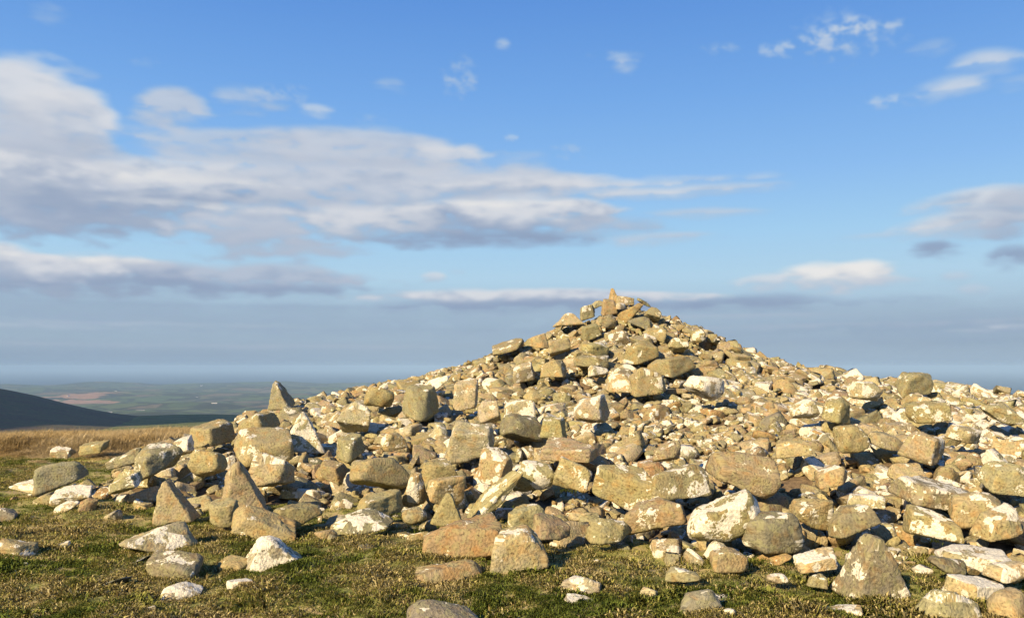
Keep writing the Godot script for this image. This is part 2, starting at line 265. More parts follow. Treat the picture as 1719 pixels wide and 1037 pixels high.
func _ready() -> void:
	lump.seed = 7
	lump.frequency = 1.0
	lump.fractal_octaves = 3
	wisp.seed = 21
	wisp.frequency = 1.0
	wisp.fractal_octaves = 4
	wisp.fractal_gain = .42
	camera_and_light()
	stone_material = make_stone_material()
	build_far_land()
	build_near_ground()
	build_cairn()
	build_loose_stones()
	build_grass()


# ---------------------------------------------------------------- camera, sky, sun
func camera_and_light() -> void:
	var cam := Camera3D.new()
	cam.name = "camera"
	cam.position = Vector3(0, 1.6, 0)
	cam.rotation_degrees.x = 3.96
	cam.fov = 40.6
	cam.near = .05
	cam.far = 150000
	add_child(cam)
	cam.current = true
	var e := Environment.new()
	e.background_mode = Environment.BG_SKY
	e.sky = Sky.new()
	var m := PanoramaSkyMaterial.new()
	m.panorama = ImageTexture.create_from_image(paint_sky())
	e.sky.sky_material = m
	e.tonemap_mode = Environment.TONE_MAPPER_LINEAR
	e.tonemap_exposure = 2.1
	e.background_energy_multiplier = .476
	e.fog_enabled = true
	e.fog_density = .000055
	e.fog_light_color = Color(.70, .85, 1.0)
	e.sdfgi_enabled = true
	e.ssao_enabled = true
	e.ssil_enabled = true
	var w := WorldEnvironment.new()
	w.name = "environment"
	w.environment = e
	add_child(w)
	var sun := DirectionalLight3D.new()
	sun.name = "sun"
	sun.light_energy = 1.6
	sun.light_color = Color(1.0, .89, .70)
	sun.light_angular_distance = .5
	sun.shadow_enabled = true
	add_child(sun)
	sun.look_at_from_position(Vector3.ZERO, Vector3(.62 * cos(deg_to_rad(27)), -sin(deg_to_rad(27)), -.785 * cos(deg_to_rad(27))))


func sky_color(el: float) -> Color:
	for i in range(1, SKY.size()):
		if el <= SKY[i][0]:
			var a: Array = SKY[i - 1]
			var b: Array = SKY[i]
			var t: float = (el - a[0]) / (b[0] - a[0])
			return Color(lerpf(a[1], b[1], t), lerpf(a[2], b[2], t), lerpf(a[3], b[3], t)) / 255.0
	return Color8(48, 92, 172)


func paint_sky() -> Image:
	var wide := 4096
	var high := 2048
	var im := Image.create_empty(wide, high, false, Image.FORMAT_RGB8)
	for y in high:
		var c := sky_color(maxf(0.0, 90.0 - (y + .5) * 180.0 / high))
		c.a = 1
		im.fill_rect(Rect2i(0, y, wide, 1), c)
	var rng := RandomNumberGenerator.new()
	rng.seed = 5
	for k in 6:   # the same kind of cloud all round the sky
		for c in CLOUDS:
			var az: float = (c[0] if k % 2 == 0 else -c[0]) + 60.0 * k
			var el: float = c[1]
			var rx: float = c[2]
			var ry: float = c[3]
			if k > 0:
				az += rng.randf_range(-3, 3)
				el *= rng.randf_range(.9, 1.2)
			puff(im, az, el, rx, ry, c[4], c[5], CLOUD_TONES[c[6]], CLOUD_TONES[c[7]], c[8])
	return im


func puff(im: Image, az: float, el: float, rx: float, ry: float, opacity: float, soft: float, top: Color, low: Color, torn: float) -> void:
	var per := 4096.0 / 360.0
	var reach := 1.35
	for y in range(int((90.0 - el - ry * reach) * per), int((90.0 - el + ry * reach) * per) + 1):
		if y < 0 or y > 1023:
			continue
		var e := 90.0 - (y + .5) / per
		for x in range(int(floor((az - rx * reach) * per)), int((az + rx * reach) * per) + 1):
			var a := (x + .5) / per
			var n1 := wisp.get_noise_2d(a * .1 + 40.0, e * .34)
			var n2 := wisp.get_noise_2d(a * .36, e * .95 + 90.0) if torn < .55 else wisp.get_noise_2d(a * .8 + e * .3, e * 1.1 + 90.0)
			var du := (a - az) / rx + n1 * .3
			var dv := (e - el) / ry
			dv += n1 * .34 + n2 * (.34 if dv > 0 else .12)
			var s := 1.0 - du * du - dv * dv + (n2 * 1.3 - .15) * minf(torn, .75) + n2 * .12
			if s <= 0.0:
				continue
			var t := minf(1.0, s / (soft * (1.15 if dv > 0.0 else 1.8)))
			var cover := t * t * (3.0 - 2.0 * t) * opacity
			if torn > .55:
				cover *= clampf(.7 + n2 * 1.2 + wisp.get_noise_2d(a * 2.4, e * 3.4) * .7, .1, 1.0)
			var up := clampf(.56 + dv * .6 + n2 * .22 + n1 * .25, 0.0, 1.0)
			up = up * up * (3.0 - 2.0 * up)
			var px := posmod(x, 4096)
			var under := im.get_pixel(px, y)
			im.set_pixel(px, y, under.lerp(low.lerp(top, up), cover))


# ---------------------------------------------------------------- shape of the land
func lut(k: Array, r: float) -> float:
	for i in range(1, k.size()):
		if r <= k[i][0]:
			var t: float = (r - k[i - 1][0]) / (k[i][0] - k[i - 1][0])
			return lerpf(k[i - 1][1], k[i][1], t)
	return k[-1][1]


func mound(x: float, z: float) -> float:
	var dx := x - 2.6
	var dz := z + 19.0
	var r := sqrt(dx * dx + dz * dz)
	if r < .001:
		return 3.2
	var cz := dz / r
	var right := dx / r
	r /= 1.0 + .25 * maxf(0.0, right) * minf(1.0, r / 8.0)
	r /= 1.0 + .1 * smoothstep(-.36, -.1, right) * maxf(0.0, cz) * minf(1.0, r / 10.0)
	var f := pow(maxf(cz, 0.0), .8)
	var tail := .3 * exp(-pow((x + 4.6) / 1.7, 2.0) - pow((z + 10.3) / 1.2, 2.0))   # a low tongue of rubble at the left end
	return lut(SIDE, r) * (1.0 - f) + lut(FRONT, r) * f + (tail if tail > .02 else 0.0)


func ground(x: float, z: float) -> float:
	var r := sqrt(x * x + z * z)
	var h := lut(FALL, r)
	var bump := lump.get_noise_2d(x * .35, z * .35) * .10 + lump.get_noise_2d(x * 1.2 + 50.0, z * 1.2) * .065 + lump.get_noise_2d(x * 3.4, z * 3.4 + 30.0) * .035
	return h + bump * clampf(1.0 - (r - 40.0) / 60.0, 0.0, 1.0)


func land(r: float, az: float) -> float:
	var h := lut(FALL, r)
	var k := clampf((r - 200.0) / 2000.0, 0.0, 1.0)
	h += lump.get_noise_2d(az * 3.0, r * .0012) * 9.0 * k
	if r > 5000.0:
		h += lump.get_noise_2d(sin(az) * r * .0006, cos(az) * r * .0006) * 45.0
	if r > 2300.0:
		var sea := smoothstep(.02, .16, az) if absf(az) < 1.4 else 0.0
		h = lerpf(h, minf(h, -352.0), sea * smoothstep(2300.0, 5000.0, r))
	return h


func hill_rise(r: float, az: float) -> float:
	var t := (rad_to_deg(az) + 46.0) / 23.0
	var across := 0.0
	if t < 1.0:
		across = pow(1.0 - maxf(t, 0.0), 1.6) if t > 0.0 else 1.0 - t * t * .4
	var up := 580.0 * maxf(across, 0.0)
	return 200.0 * (1.0 - exp(-up / 200.0)) * exp(-pow((r - 2500.0) / 820.0, 2.0)) * (1.0 + .12 * lump.get_noise_2d(az * 6.0, r * .001))


func polar(called: String, r0: float, r1: float, rings: int, a0: float, a1: float, spokes: int, height: Callable, m: Material) -> MeshInstance3D:
	var v := PackedVector3Array()
	var uv := PackedVector2Array()
	var index := PackedInt32Array()
	for i in rings + 1:
		var r := r0 * pow(r1 / r0, float(i) / rings)
		for j in spokes + 1:
			var az := lerpf(a0, a1, float(j) / spokes)
			var p := Vector3(sin(az) * r, height.call(r, az), -cos(az) * r)
			v.append(p)
			uv.append(Vector2(p.x, p.z))
	var row := spokes + 1
	for i in rings:
		for j in spokes:
			var a := i * row + j
			index.append_array(PackedInt32Array([a, a + row, a + 1, a + 1, a + row, a + row + 1]))
	return sheet(called, v, uv, index, m)


func sheet(called: String, v: PackedVector3Array, uv: PackedVector2Array, index: PackedInt32Array, m: Material, parent: Node = self) -> MeshInstance3D:
	var arrays := []
	arrays.resize(Mesh.ARRAY_MAX)
	arrays[Mesh.ARRAY_VERTEX] = v
	arrays[Mesh.ARRAY_TEX_UV] = uv
	arrays[Mesh.ARRAY_INDEX] = index
	arrays[Mesh.ARRAY_NORMAL] = normals(v, index)
	var mesh := ArrayMesh.new()
	mesh.add_surface_from_arrays(Mesh.PRIMITIVE_TRIANGLES, arrays)
	mesh.surface_set_material(0, m)
	var o := MeshInstance3D.new()
	o.name = called
	o.mesh = mesh
	parent.add_child(o, true)
	return o


func normals(v: PackedVector3Array, index: PackedInt32Array) -> PackedVector3Array:
	var n := PackedVector3Array()
	n.resize(v.size())
	for t in range(0, index.size(), 3):
		var a := index[t]
		var b := index[t + 1]
		var c := index[t + 2]
		var f := (v[c] - v[a]).cross(v[b] - v[a])
		n[a] += f
		n[b] += f
		n[c] += f
	for i in n.size():
		n[i] = n[i].normalized()
	return n


func structure(o: Node) -> void:
	o.set_meta("kind", "structure")


func noise_bytes(size: int, period: float, octaves: int, s: int, kind := FastNoiseLite.TYPE_SIMPLEX_SMOOTH) -> PackedByteArray:
	var n := FastNoiseLite.new()
	n.noise_type = kind
	n.seed = s
	n.frequency = 1.0 / period
	n.fractal_octaves = octaves
	if kind == FastNoiseLite.TYPE_CELLULAR:
		n.fractal_type = FastNoiseLite.FRACTAL_NONE
	var im := n.get_seamless_image(size, size, false, false, .12)
	im.convert(Image.FORMAT_L8)
	return im.get_data()


func cell_bytes(size: int, period: float, s: int, returns: int) -> PackedByteArray:
	var n := FastNoiseLite.new()
	n.noise_type = FastNoiseLite.TYPE_CELLULAR
	n.cellular_return_type = returns
	n.seed = s
	n.frequency = 1.0 / period
	n.fractal_type = FastNoiseLite.FRACTAL_NONE
	n.domain_warp_enabled = true
	n.domain_warp_amplitude = period * .5
	n.domain_warp_frequency = .6 / period
	var im := n.get_image(size, size, false, false, true)
	im.convert(Image.FORMAT_L8)
	return im.get_data()


func texture(size: int, data: PackedByteArray, format := Image.FORMAT_RGB8) -> ImageTexture:
	return ImageTexture.create_from_image(Image.create_from_data(size, size, false, format, data))


func byte(linear: float) -> int:
	return clampi(int(round(255.0 * pow(clampf(linear, 0.0, 1.0), 1.0 / 2.2))), 0, 255)


func matte(c: Color, rough := 1.0) -> StandardMaterial3D:
	var m := StandardMaterial3D.new()
	m.albedo_color = c.linear_to_srgb()
	m.roughness = rough
	m.metallic_specular = .2
	return m


# fields, woods and bracken of the lowland seen from above: 16 km a side
func lowland_texture() -> ImageTexture:
	var size := 1024
	var tone := cell_bytes(size, 20.0, 3, FastNoiseLite.RETURN_CELL_VALUE)
	var edge := cell_bytes(size, 20.0, 3, FastNoiseLite.RETURN_DISTANCE2_SUB)
	var wood := noise_bytes(size, 42.0, 4, 9)
	var fine := noise_bytes(size, 5.0, 3, 12)
	var d := PackedByteArray()
	d.resize(size * size * 3)
	var green := [Color(.075, .115, .045), Color(.09, .12, .05), Color(.06, .09, .036), Color(.11, .12, .055), Color(.08, .115, .04), Color(.13, .11, .07)]
	for i in size * size:
		var c: Color = green[int(tone[i] * 6.0 / 256.0)]
		c = c * (.8 + fine[i] / 640.0)
		if edge[i] < 26 or wood[i] > 150:
			c = Color(.035, .045, .024)
		var x := (i % size) * 15.625 - 9000.0
		var z := (i / size) * 15.625 - 15500.0
		# two bracken covered rises
		var w := (wood[i] - 128) * 3.0
		if pow((x + 4350.0 + w) / 260.0, 2.0) + pow((z + 8550.0 + w) / 620.0, 2.0) < 1.0 or pow((x + 3950.0 + w) / 330.0, 2.0) + pow((z + 7600.0 + w) / 330.0, 2.0) < 1.0:
			c = Color(.30, .19, .12) * (.7 + fine[i] / 500.0)
		d[i * 3] = byte(c.r)
		d[i * 3 + 1] = byte(c.g)
		d[i * 3 + 2] = byte(c.b)
	return texture(size, d)


func mottled(size: int, tones: Array, p1: float, p2: float, s: int) -> ImageTexture:
	var a := noise_bytes(size, p1, 4, s)
	var b := noise_bytes(size, p2, 3, s + 1)
	var d := PackedByteArray()
	d.resize(size * size * 3)
	for i in size * size:
		var t := clampf((a[i] * .65 + b[i] * .35 - 60.0) / 135.0, 0.0, .999) * (tones.size() - 1)
		var k := int(t)
		var c: Color = tones[k].lerp(tones[k + 1], t - k) * (.75 + b[i] / 512.0)
		d[i * 3] = byte(c.r)
		d[i * 3 + 1] = byte(c.g)
		d[i * 3 + 2] = byte(c.b)
	return texture(size, d)


func build_far_land() -> void:
	var fields := matte(Color.WHITE)
	fields.albedo_texture = lowland_texture()
	fields.uv1_scale = Vector3(1.0 / 16000.0, 1.0 / 16000.0, 1)
	fields.uv1_offset = Vector3(9000.0 / 16000.0, 15500.0 / 16000.0, 0)
	structure(polar("lowland", 2250, 16500, 90, -PI, PI, 720, land, fields))
	var moor := matte(Color.WHITE)
	moor.albedo_texture = mottled(512, [Color(.10, .075, .035), Color(.075, .10, .03), Color(.10, .125, .04), Color(.13, .14, .055), Color(.16, .12, .06)], 60, 9, 31)
	moor.uv1_scale = Vector3(1.0 / 500.0, 1.0 / 500.0, 1)
	structure(polar("moorland", 26, 2400, 70, -PI, PI, 540, func(r, az): return land(r, az) - .35 * clampf((40.0 - r) / 14.0, 0.0, 1.0), moor))
	var heather := matte(Color.WHITE)
	heather.albedo_texture = mottled(512, [Color(.06, .045, .035), Color(.08, .06, .042), Color(.065, .07, .035), Color(.10, .075, .05)], 50, 7, 41)
	heather.uv1_scale = Vector3(1.0 / 700.0, 1.0 / 700.0, 1)
	structure(polar("hill", 1150, 4200, 60, deg_to_rad(-75), deg_to_rad(-20.5), 130, func(r, az): return land(r, az) + hill_rise(r, az) - 2.5, heather))
	# the cloud outside the picture on the left that keeps the hill in shade
	var puffs := PackedVector3Array()
	var puff_uv := PackedVector2Array()
	var puff_index := PackedInt32Array()
	for i in 33:
		for j in 65:
			var up := PI * i / 32.0
			var dir := Vector3(sin(up) * cos(TAU * j / 64.0), cos(up), sin(up) * sin(TAU * j / 64.0))
			puffs.append(dir * Vector3(1200, 190, 1150) * (1.0 + .5 * lump.get_noise_3dv(dir * 1.6) + .2 * lump.get_noise_3dv(dir * 5.0)))
			puff_uv.append(Vector2(j, i))
	for i in 32:
		for j in 64:
			var a := i * 65 + j
			puff_index.append_array(PackedInt32Array([a, a + 1, a + 65, a + 1, a + 66, a + 65]))
	var cloud := sheet("cloud", puffs, puff_uv, puff_index, matte(Color(.85, .85, .85)))
	cloud.position = Vector3(-2640, 780, -640)
	structure(cloud)
	var water := matte(Color(.03, .055, .09), .8)
	structure(polar("sea", 3000, 110000, 40, -PI, PI, 180, func(_r, _az): return -332.0, water))
	# white farms on the lowland: azimuth in degrees, distance, length, turn
	var white := matte(Color(.75, .73, .68))
	var slate := matte(Color(.12, .12, .13))
	var farms := [[-20.35, 13200, 40, .3, "lone white farm nearest the sea, just under the skyline of the lowland"], [-20.6, 8950, 26, .2, "white farm on the lowland above the pair of long white sheds"], [-19.55, 6950, 55, .1, "brightest white farm on the lowland, just left of the cairn"], [-27.9, 9300, 28, .4, "small white farm above the dark hillside on the far left"], [-25.3, 10200, 30, .2, "small white farm above the bracken coloured fields"], [-29.3, 7300, 60, .05, "pale sheds at the edge of the dark hillside"], [-23.9, 6250, 70, .05, "long pale sheds on the lowland below the bracken coloured fields"], [-25.6, 5950, 34, .1, "pale farm low down beside the foot of the dark hill"]]
	for f in farms:
		var az := deg_to_rad(f[0])
		var o := Node3D.new()
		o.name = numbered("farmhouse")
		add_child(o)
		o.position = Vector3(sin(az) * f[1], land(f[1], az) - 1.0, -cos(az) * f[1])
		o.rotation.y = f[3] - az
		o.set_meta("label", f[4])
		o.set_meta("category", "farm")
		o.set_meta("group", "farms on the lowland")
		var wall := BoxMesh.new()
		wall.size = Vector3(f[2] * .75, 8, 12)
		part(o, "wall", wall, white, Vector3(0, 3, 0))
		var roof := PrismMesh.new()
		roof.size = Vector3(13.5, 5, f[2] * .75 + 1.0)
		part(o, "roof", roof, slate, Vector3(0, 9.5, 0)).rotation.y = PI / 2


func part(o: Node3D, called: String, mesh: Mesh, m: Material, at: Vector3) -> MeshInstance3D:
	var p := MeshInstance3D.new()
	p.name = called
	p.mesh = mesh
	p.material_override = m
	p.position = at
	o.add_child(p, true)
	return p


func numbered(called: String) -> String:
	taken[called] = taken.get(called, -1) + 1
	return called if taken[called] == 0 else "%s_%03d" % [called, taken[called]]


func build_near_ground() -> void:
	var v := PackedVector3Array()
	var uv := PackedVector2Array()
	var index := PackedInt32Array()
	var step := .14
	var nx := int(56.0 / step)
	var nz := int(52.0 / step)
	for j in nz + 1:
		for i in nx + 1:
			var x := -28.0 + i * step
			var z := -36.0 + j * step
			v.append(Vector3(x, ground(x, z), z))
			uv.append(Vector2(x, z))
	for j in nz:
		for i in nx:
			var a := j * (nx + 1) + i
			index.append_array(PackedInt32Array([a, a + 1, a + nx + 1, a + 1, a + nx + 2, a + nx + 1]))
	var soil := matte(Color.WHITE)
	soil.albedo_texture = mottled(1024, [Color(.07, .06, .03), Color(.14, .15, .04), Color(.18, .19, .055), Color(.26, .24, .09), Color(.34, .275, .145), Color(.26, .2, .11)], 90, 6, 51)
	soil.uv1_scale = Vector3(1.0 / 5.0, 1.0 / 5.0, 1)
	structure(sheet("ground", v, uv, index, soil))


# ---------------------------------------------------------------- stones
func make_stone_material() -> StandardMaterial3D:
	var size := 1024
	var a := noise_bytes(size, 160, 4, 61)
	var b := noise_bytes(size, 26, 4, 62)
	var g := noise_bytes(size, 4, 2, 63)
	var d := PackedByteArray()
	d.resize(size * size * 3)
	for i in size * size:
		var l := .82 + (b[i] - 128) / 430.0 + (g[i] - 128) / 620.0
		var rust := clampf((a[i] - 140) / 60.0, 0.0, 1.0)
		var grey := clampf((105 - a[i]) / 60.0, 0.0, 1.0)
		if g[i] + b[i] / 3.0 < 92:
			l *= .55
		d[i * 3] = byte(l * (1.0 + .06 * rust - .12 * grey))
		d[i * 3 + 1] = byte(l * (1.0 - .10 * rust - .07 * grey))
		d[i * 3 + 2] = byte(l * (1.0 - .26 * rust + .05 * grey))
	var m := StandardMaterial3D.new()
	m.resource_name = "weathered_stone"
	m.albedo_texture = texture(size, d)
	m.vertex_color_use_as_albedo = true
	m.roughness = .93
	m.metallic_specular = .3
	m.uv1_scale = Vector3(.8, .8, 1)
	m.heightmap_enabled = true
	var h := PackedByteArray()
	h.resize(size * size)
	for i in size * size:
		h[i] = clampi(int(b[i] * .6 + g[i] * .35), 0, 255)
	m.heightmap_texture = texture(size, h, Image.FORMAT_L8)
	m.heightmap_scale = 1.1
	m.detail_enabled = true
	m.detail_blend_mode = BaseMaterial3D.BLEND_MODE_MIX
	m.detail_uv_layer = BaseMaterial3D.DETAIL_UV_2
	m.detail_albedo = lichen_texture()
	return m


# lichen crusts, 6 m a side; from none at u = 0 to almost closed at u = 1, so that each stone finds its own amount
func lichen_texture() -> ImageTexture:
	var size := 1536
	var big := noise_bytes(size, 84, 4, 71)
	var fine := noise_bytes(size, 9, 3, 72)
	var grain := noise_bytes(size, 3, 1, 73)
	var crust := noise_bytes(size, 34, 3, 74)
	var spot := cell_bytes(size, 30.0, 75, FastNoiseLite.RETURN_DISTANCE)
	var which := cell_bytes(size, 30.0, 75, FastNoiseLite.RETURN_CELL_VALUE)
	var d := PackedByteArray()
	d.resize(size * size * 4)
	for i in size * size:
		var u := float(i % size) / size
		var f := big[i] + (fine[i] - 128) * .3 + (grain[i] - 128) * .12
		var limit := 236.0 - 165.0 * u
		var white := clampf((f - limit) / 7.0, 0.0, 1.0)
		if u > .34 and which[i] < 20.0 + 90.0 * u:
			white = maxf(white, clampf((62.0 + which[i] * .2 - spot[i] + (fine[i] - 128) * .16) / 7.0, 0.0, 1.0))
		var k := i * 4
		if white > .1:
			var l := .56 + (fine[i] - 128) / 800.0 + (grain[i] - 128) / 900.0
			d[k] = byte(l)
			d[k + 1] = byte(l * .965)
			d[k + 2] = byte(l * .83)
			d[k + 3] = int(white * 250.0)
		elif fine[i] < 78 and crust[i] > 120:   # black specks
			d[k] = 52
			d[k + 1] = 48
			d[k + 2] = 40
			d[k + 3] = 150
		else:   # thin olive crust
			d[k] = byte(.27)
			d[k + 1] = byte(.27)
			d[k + 2] = byte(.13)
			d[k + 3] = int(clampf((crust[i] + (fine[i] - 128) * .4 - 132.0) / 30.0, 0.0, 1.0) * 95.0)
	return texture(size, d, Image.FORMAT_RGBA8)


# one stone of half sizes a, b, c: a box whose sides are tilted planes with corners struck off, roughened by noise
func rock(rng: RandomNumberGenerator, kind: String, a: float, b: float, c: float, n: int, fine: bool) -> Dictionary:
	var half := Vector3(a, b, c)
	var planes := []
	var sharp := 26.0
	if kind == "p":
		var tip := rng.randf_range(-.6, .35) * a
		var tipz := rng.randf_range(-.3, .3) * c
		var w := rng.randf_range(.03, .2)
		planes.append(plane_through(Vector3(2 * b, a - tip - w * a, rng.randf_range(-.2, .2) * b), Vector3(a, -b, 0)))
		planes.append(plane_through(Vector3(-2 * b, a + tip - w * a, rng.randf_range(-.2, .2) * b), Vector3(-a, -b, 0)))
		planes.append(plane_through(Vector3(rng.randf_range(-.3, .3) * b, (c - tipz) * .7, 2 * b), Vector3(0, -b * .8, c)))
		planes.append(plane_through(Vector3(rng.randf_range(-.3, .3) * b, (c + tipz) * .7, -2 * b), Vector3(0, -b * .8, -c)))
		planes.append([Vector3(rng.randf_range(-.6, .6), 1, rng.randf_range(-.1, .4)).normalized(), b * .9])
		planes.append([Vector3(0, -1, 0), b])
	else:
		var jit := .12 if kind == "s" else .34
		for f in FACES:
			var nrm: Vector3 = f[0]
			var away: float = absf(nrm.dot(half))
			var lift := rng.randf_range(-jit, jit)
			if fine and absf(nrm.y) < .5:
				lift = absf(lift) - .04   # large stones stand on their broad side
			nrm = (nrm + Vector3(rng.randf_range(-jit, jit), lift, rng.randf_range(-jit, jit))).normalized()
			planes.append([nrm, away * rng.randf_range(.82, 1.0)])
	var cuts := rng.randi_range(5, 9)
	if kind == "r":
		cuts = 15
		sharp = 11.0
	for i in cuts:
		var nrm := Vector3(rng.randf_range(-1, 1), rng.randf_range(-1, 1), rng.randf_range(-1, 1))
		if kind == "s":
			nrm.y *= .5
		if fine and kind != "r" and nrm.y < 0.0:
			nrm.y = -nrm.y if kind == "p" or rng.randf() < .6 else nrm.y   # not undercut
		nrm = (nrm / half).normalized()
		var reach := absf(nrm.x) * a + absf(nrm.y) * b + absf(nrm.z) * c
		planes.append([nrm, reach * (rng.randf_range(.6, .74) if kind == "r" else rng.randf_range(.5, .86))])
	var off := Vector3(rng.randf() * 100, rng.randf() * 100, rng.randf() * 100)
	var size := pow(a * b * c, 1.0 / 3.0)
	var v := PackedVector3Array()
	var nn := PackedVector3Array()
	var uv := PackedVector2Array()
	var side := PackedByteArray()
	var index := PackedInt32Array()
	for fi in 6:
		var f: Array = FACES[fi]
		var start := v.size()
		for i in n + 1:
			for j in n + 1:
				var s := 2.0 * i / n - 1.0
				var t := 2.0 * j / n - 1.0
				s = s * (1.35 - .35 * s * s) if not fine else s   # more points near the edges
				t = t * (1.35 - .35 * t * t) if not fine else t
				var dir: Vector3 = ((f[0] + f[1] * s + f[2] * t) * half).normalized()
				var sum := 0.0
				var nrm := Vector3.ZERO
				for p in planes:
					var k: float = p[0].dot(dir) / p[1]
					if k > 0.0:
						k = pow(k * size, sharp)
						sum += k
						nrm += p[0] * k
				var q := dir * size * pow(sum, -1.0 / sharp)
				var o := q / size + off
				var bump := lump.get_noise_3dv(o * .9) * .10
				if fine:
					var ridge := 1.0 - absf(lump.get_noise_3dv(o * 1.7 + Vector3(9, 3, 5))) * 3.0
					bump += lump.get_noise_3dv(o * 3.2) * .05 + lump.get_noise_3dv(o * 9.0) * .018 - maxf(0.0, ridge - .72) * .07
				q += nrm.normalized() * bump * size
				v.append(q)
				nn.append((nrm.normalized() + Vector3(lump.get_noise_3dv(o * 3.0), lump.get_noise_3dv(o * 3.0 + Vector3(7, 0, 0)), lump.get_noise_3dv(o * 3.0 + Vector3(0, 7, 0))) * .35).normalized())
				uv.append(Vector2(q.dot(f[1]), q.dot(f[2])))
				side.append(fi)
		for i in n:
			for j in n:
				var k := start + i * (n + 1) + j
				index.append_array(PackedInt32Array([k, k + 1, k + n + 1, k + 1, k + n + 2, k + n + 1]))
	if fine:
		nn = welded_normals(v, index)
	return {"v": v, "n": nn, "uv": uv, "side": side, "i": index}


func plane_through(nrm: Vector3, p: Vector3) -> Array:
	nrm = nrm.normalized()
	return [nrm, maxf(nrm.dot(p), .02)]


func welded_normals(v: PackedVector3Array, index: PackedInt32Array) -> PackedVector3Array:
	var at := {}
	var who := PackedInt32Array()
	who.resize(v.size())
	for i in v.size():
		var key := Vector3i((v[i] * 4000.0).round())
		if not at.has(key):
			at[key] = i
		who[i] = at[key]
	var n := PackedVector3Array()
	n.resize(v.size())
	for t in range(0, index.size(), 3):
		var f := (v[index[t + 2]] - v[index[t]]).cross(v[index[t + 1]] - v[index[t]])
		for k in 3:
			n[who[index[t + k]]] += f
	for i in v.size():
		n[i] = n[who[i]].normalized()
	return n


# arrays of a stone placed by t, with its own colour, grain and amount of lichen
func stone_arrays(shape: Dictionary, t: Transform3D, color: Color, lichen: float, rng: RandomNumberGenerator) -> Array:
	var arrays := []
	arrays.resize(Mesh.ARRAY_MAX)
	var v: PackedVector3Array = t * shape.v
	arrays[Mesh.ARRAY_VERTEX] = v
	arrays[Mesh.ARRAY_NORMAL] = Transform3D(t.basis.orthonormalized(), Vector3.ZERO) * shape.n
	var colors := PackedColorArray()
	colors.resize(v.size())
	colors.fill(color)
	arrays[Mesh.ARRAY_COLOR] = colors
	var s: float = t.basis.get_scale().x
	arrays[Mesh.ARRAY_TEX_UV] = Transform2D(0.0, Vector2(s, s), 0.0, Vector2(rng.randf(), rng.randf()) * 10.0) * shape.uv
	var uv2 := PackedVector2Array()
	uv2.resize(v.size())
	var old: PackedVector2Array = shape.uv
	var side: PackedByteArray = shape.side
	var offs := []
	for k in 6:   # lichen sits more on the upper side than below
		var u := lichen * .8 + rng.randf_range(-.06, .06) + (.16 if k == 2 else -.3 if k == 3 else 0.0)
		offs.append(Vector2(clampf(u, .05, .93), rng.randf()))
	for k in uv2.size():
		uv2[k] = old[k] * (s / 6.0) + offs[side[k]]
	arrays[Mesh.ARRAY_TEX_UV2] = uv2
	arrays[Mesh.ARRAY_INDEX] = shape.i
	return arrays


func stone_node(called: String, arrays: Array, parent: Node) -> MeshInstance3D:
	var mesh := ArrayMesh.new()
	mesh.add_surface_from_arrays(Mesh.PRIMITIVE_TRIANGLES, arrays)
	mesh.surface_set_material(0, stone_material)
	var o := MeshInstance3D.new()
	o.name = called
	o.mesh = mesh
	parent.add_child(o, true)
	return o


func tint(tone: int, rng: RandomNumberGenerator) -> Color:
	var c: Color = TONES[tone] * rng.randf_range(.82, 1.14)
	return Color(c.r * rng.randf_range(.95, 1.06), c.g, c.b * rng.randf_range(.88, 1.1), 1.0)


func cell(x: float, z: float) -> int:
	var i := int((x - GX) / CELL)
	var j := int((z - GZ) / CELL)
	return j * GW + i if i >= 0 and j >= 0 and i < GW and j < GH else -1


func lay(at: Vector3, rx: float, ry: float) -> void:
	var k := int(ceil(rx / CELL))
	for j in range(-k, k + 1):
		for i in range(-k, k + 1):
			var q := (i * i + j * j) * CELL * CELL / (rx * rx)
			var id := cell(at.x + i * CELL, at.z + j * CELL)
			if q < 1.0 and id >= 0:
				pile[id] = maxf(pile[id], at.y + ry * sqrt(1.0 - q))


func big_stone(s: Array, rng: RandomNumberGenerator, parent: Node, called: String) -> MeshInstance3D:
	var grow := 1.14 if parent == self else 1.03
	var shape := rock(rng, s[6], s[3] * grow, s[4] * grow, s[5] * grow, 14 if maxf(s[3], s[4]) > .14 else 9, true)
	var basis := Basis(Vector3.UP, deg_to_rad(s[10] + rng.randf_range(-32, 32) * (.4 if s[6] == "p" else 1.0))) * Basis(Vector3.RIGHT, rng.randf_range(-.1, .4)) * Basis(Vector3.BACK, deg_to_rad(s[9]))
	var o := stone_node(called, stone_arrays(shape, Transform3D(basis, Vector3.ZERO), tint(s[7], rng), s[8], rng), parent)
	var y: float = s[1]
	if mound(s[0], s[2]) < .05:   # stands on the turf, its foot sunk a little
		y = ground(s[0], s[2]) + s[4] * grow * (.5 if s[6] != "p" else .7)
	o.position = Vector3(s[0], y, s[2]) - (parent.position if parent is Node3D and parent != self else Vector3.ZERO)
	lay(Vector3(s[0], s[1], s[2]), maxf(s[3], s[5]) * .8, s[4] * .8)
	return o


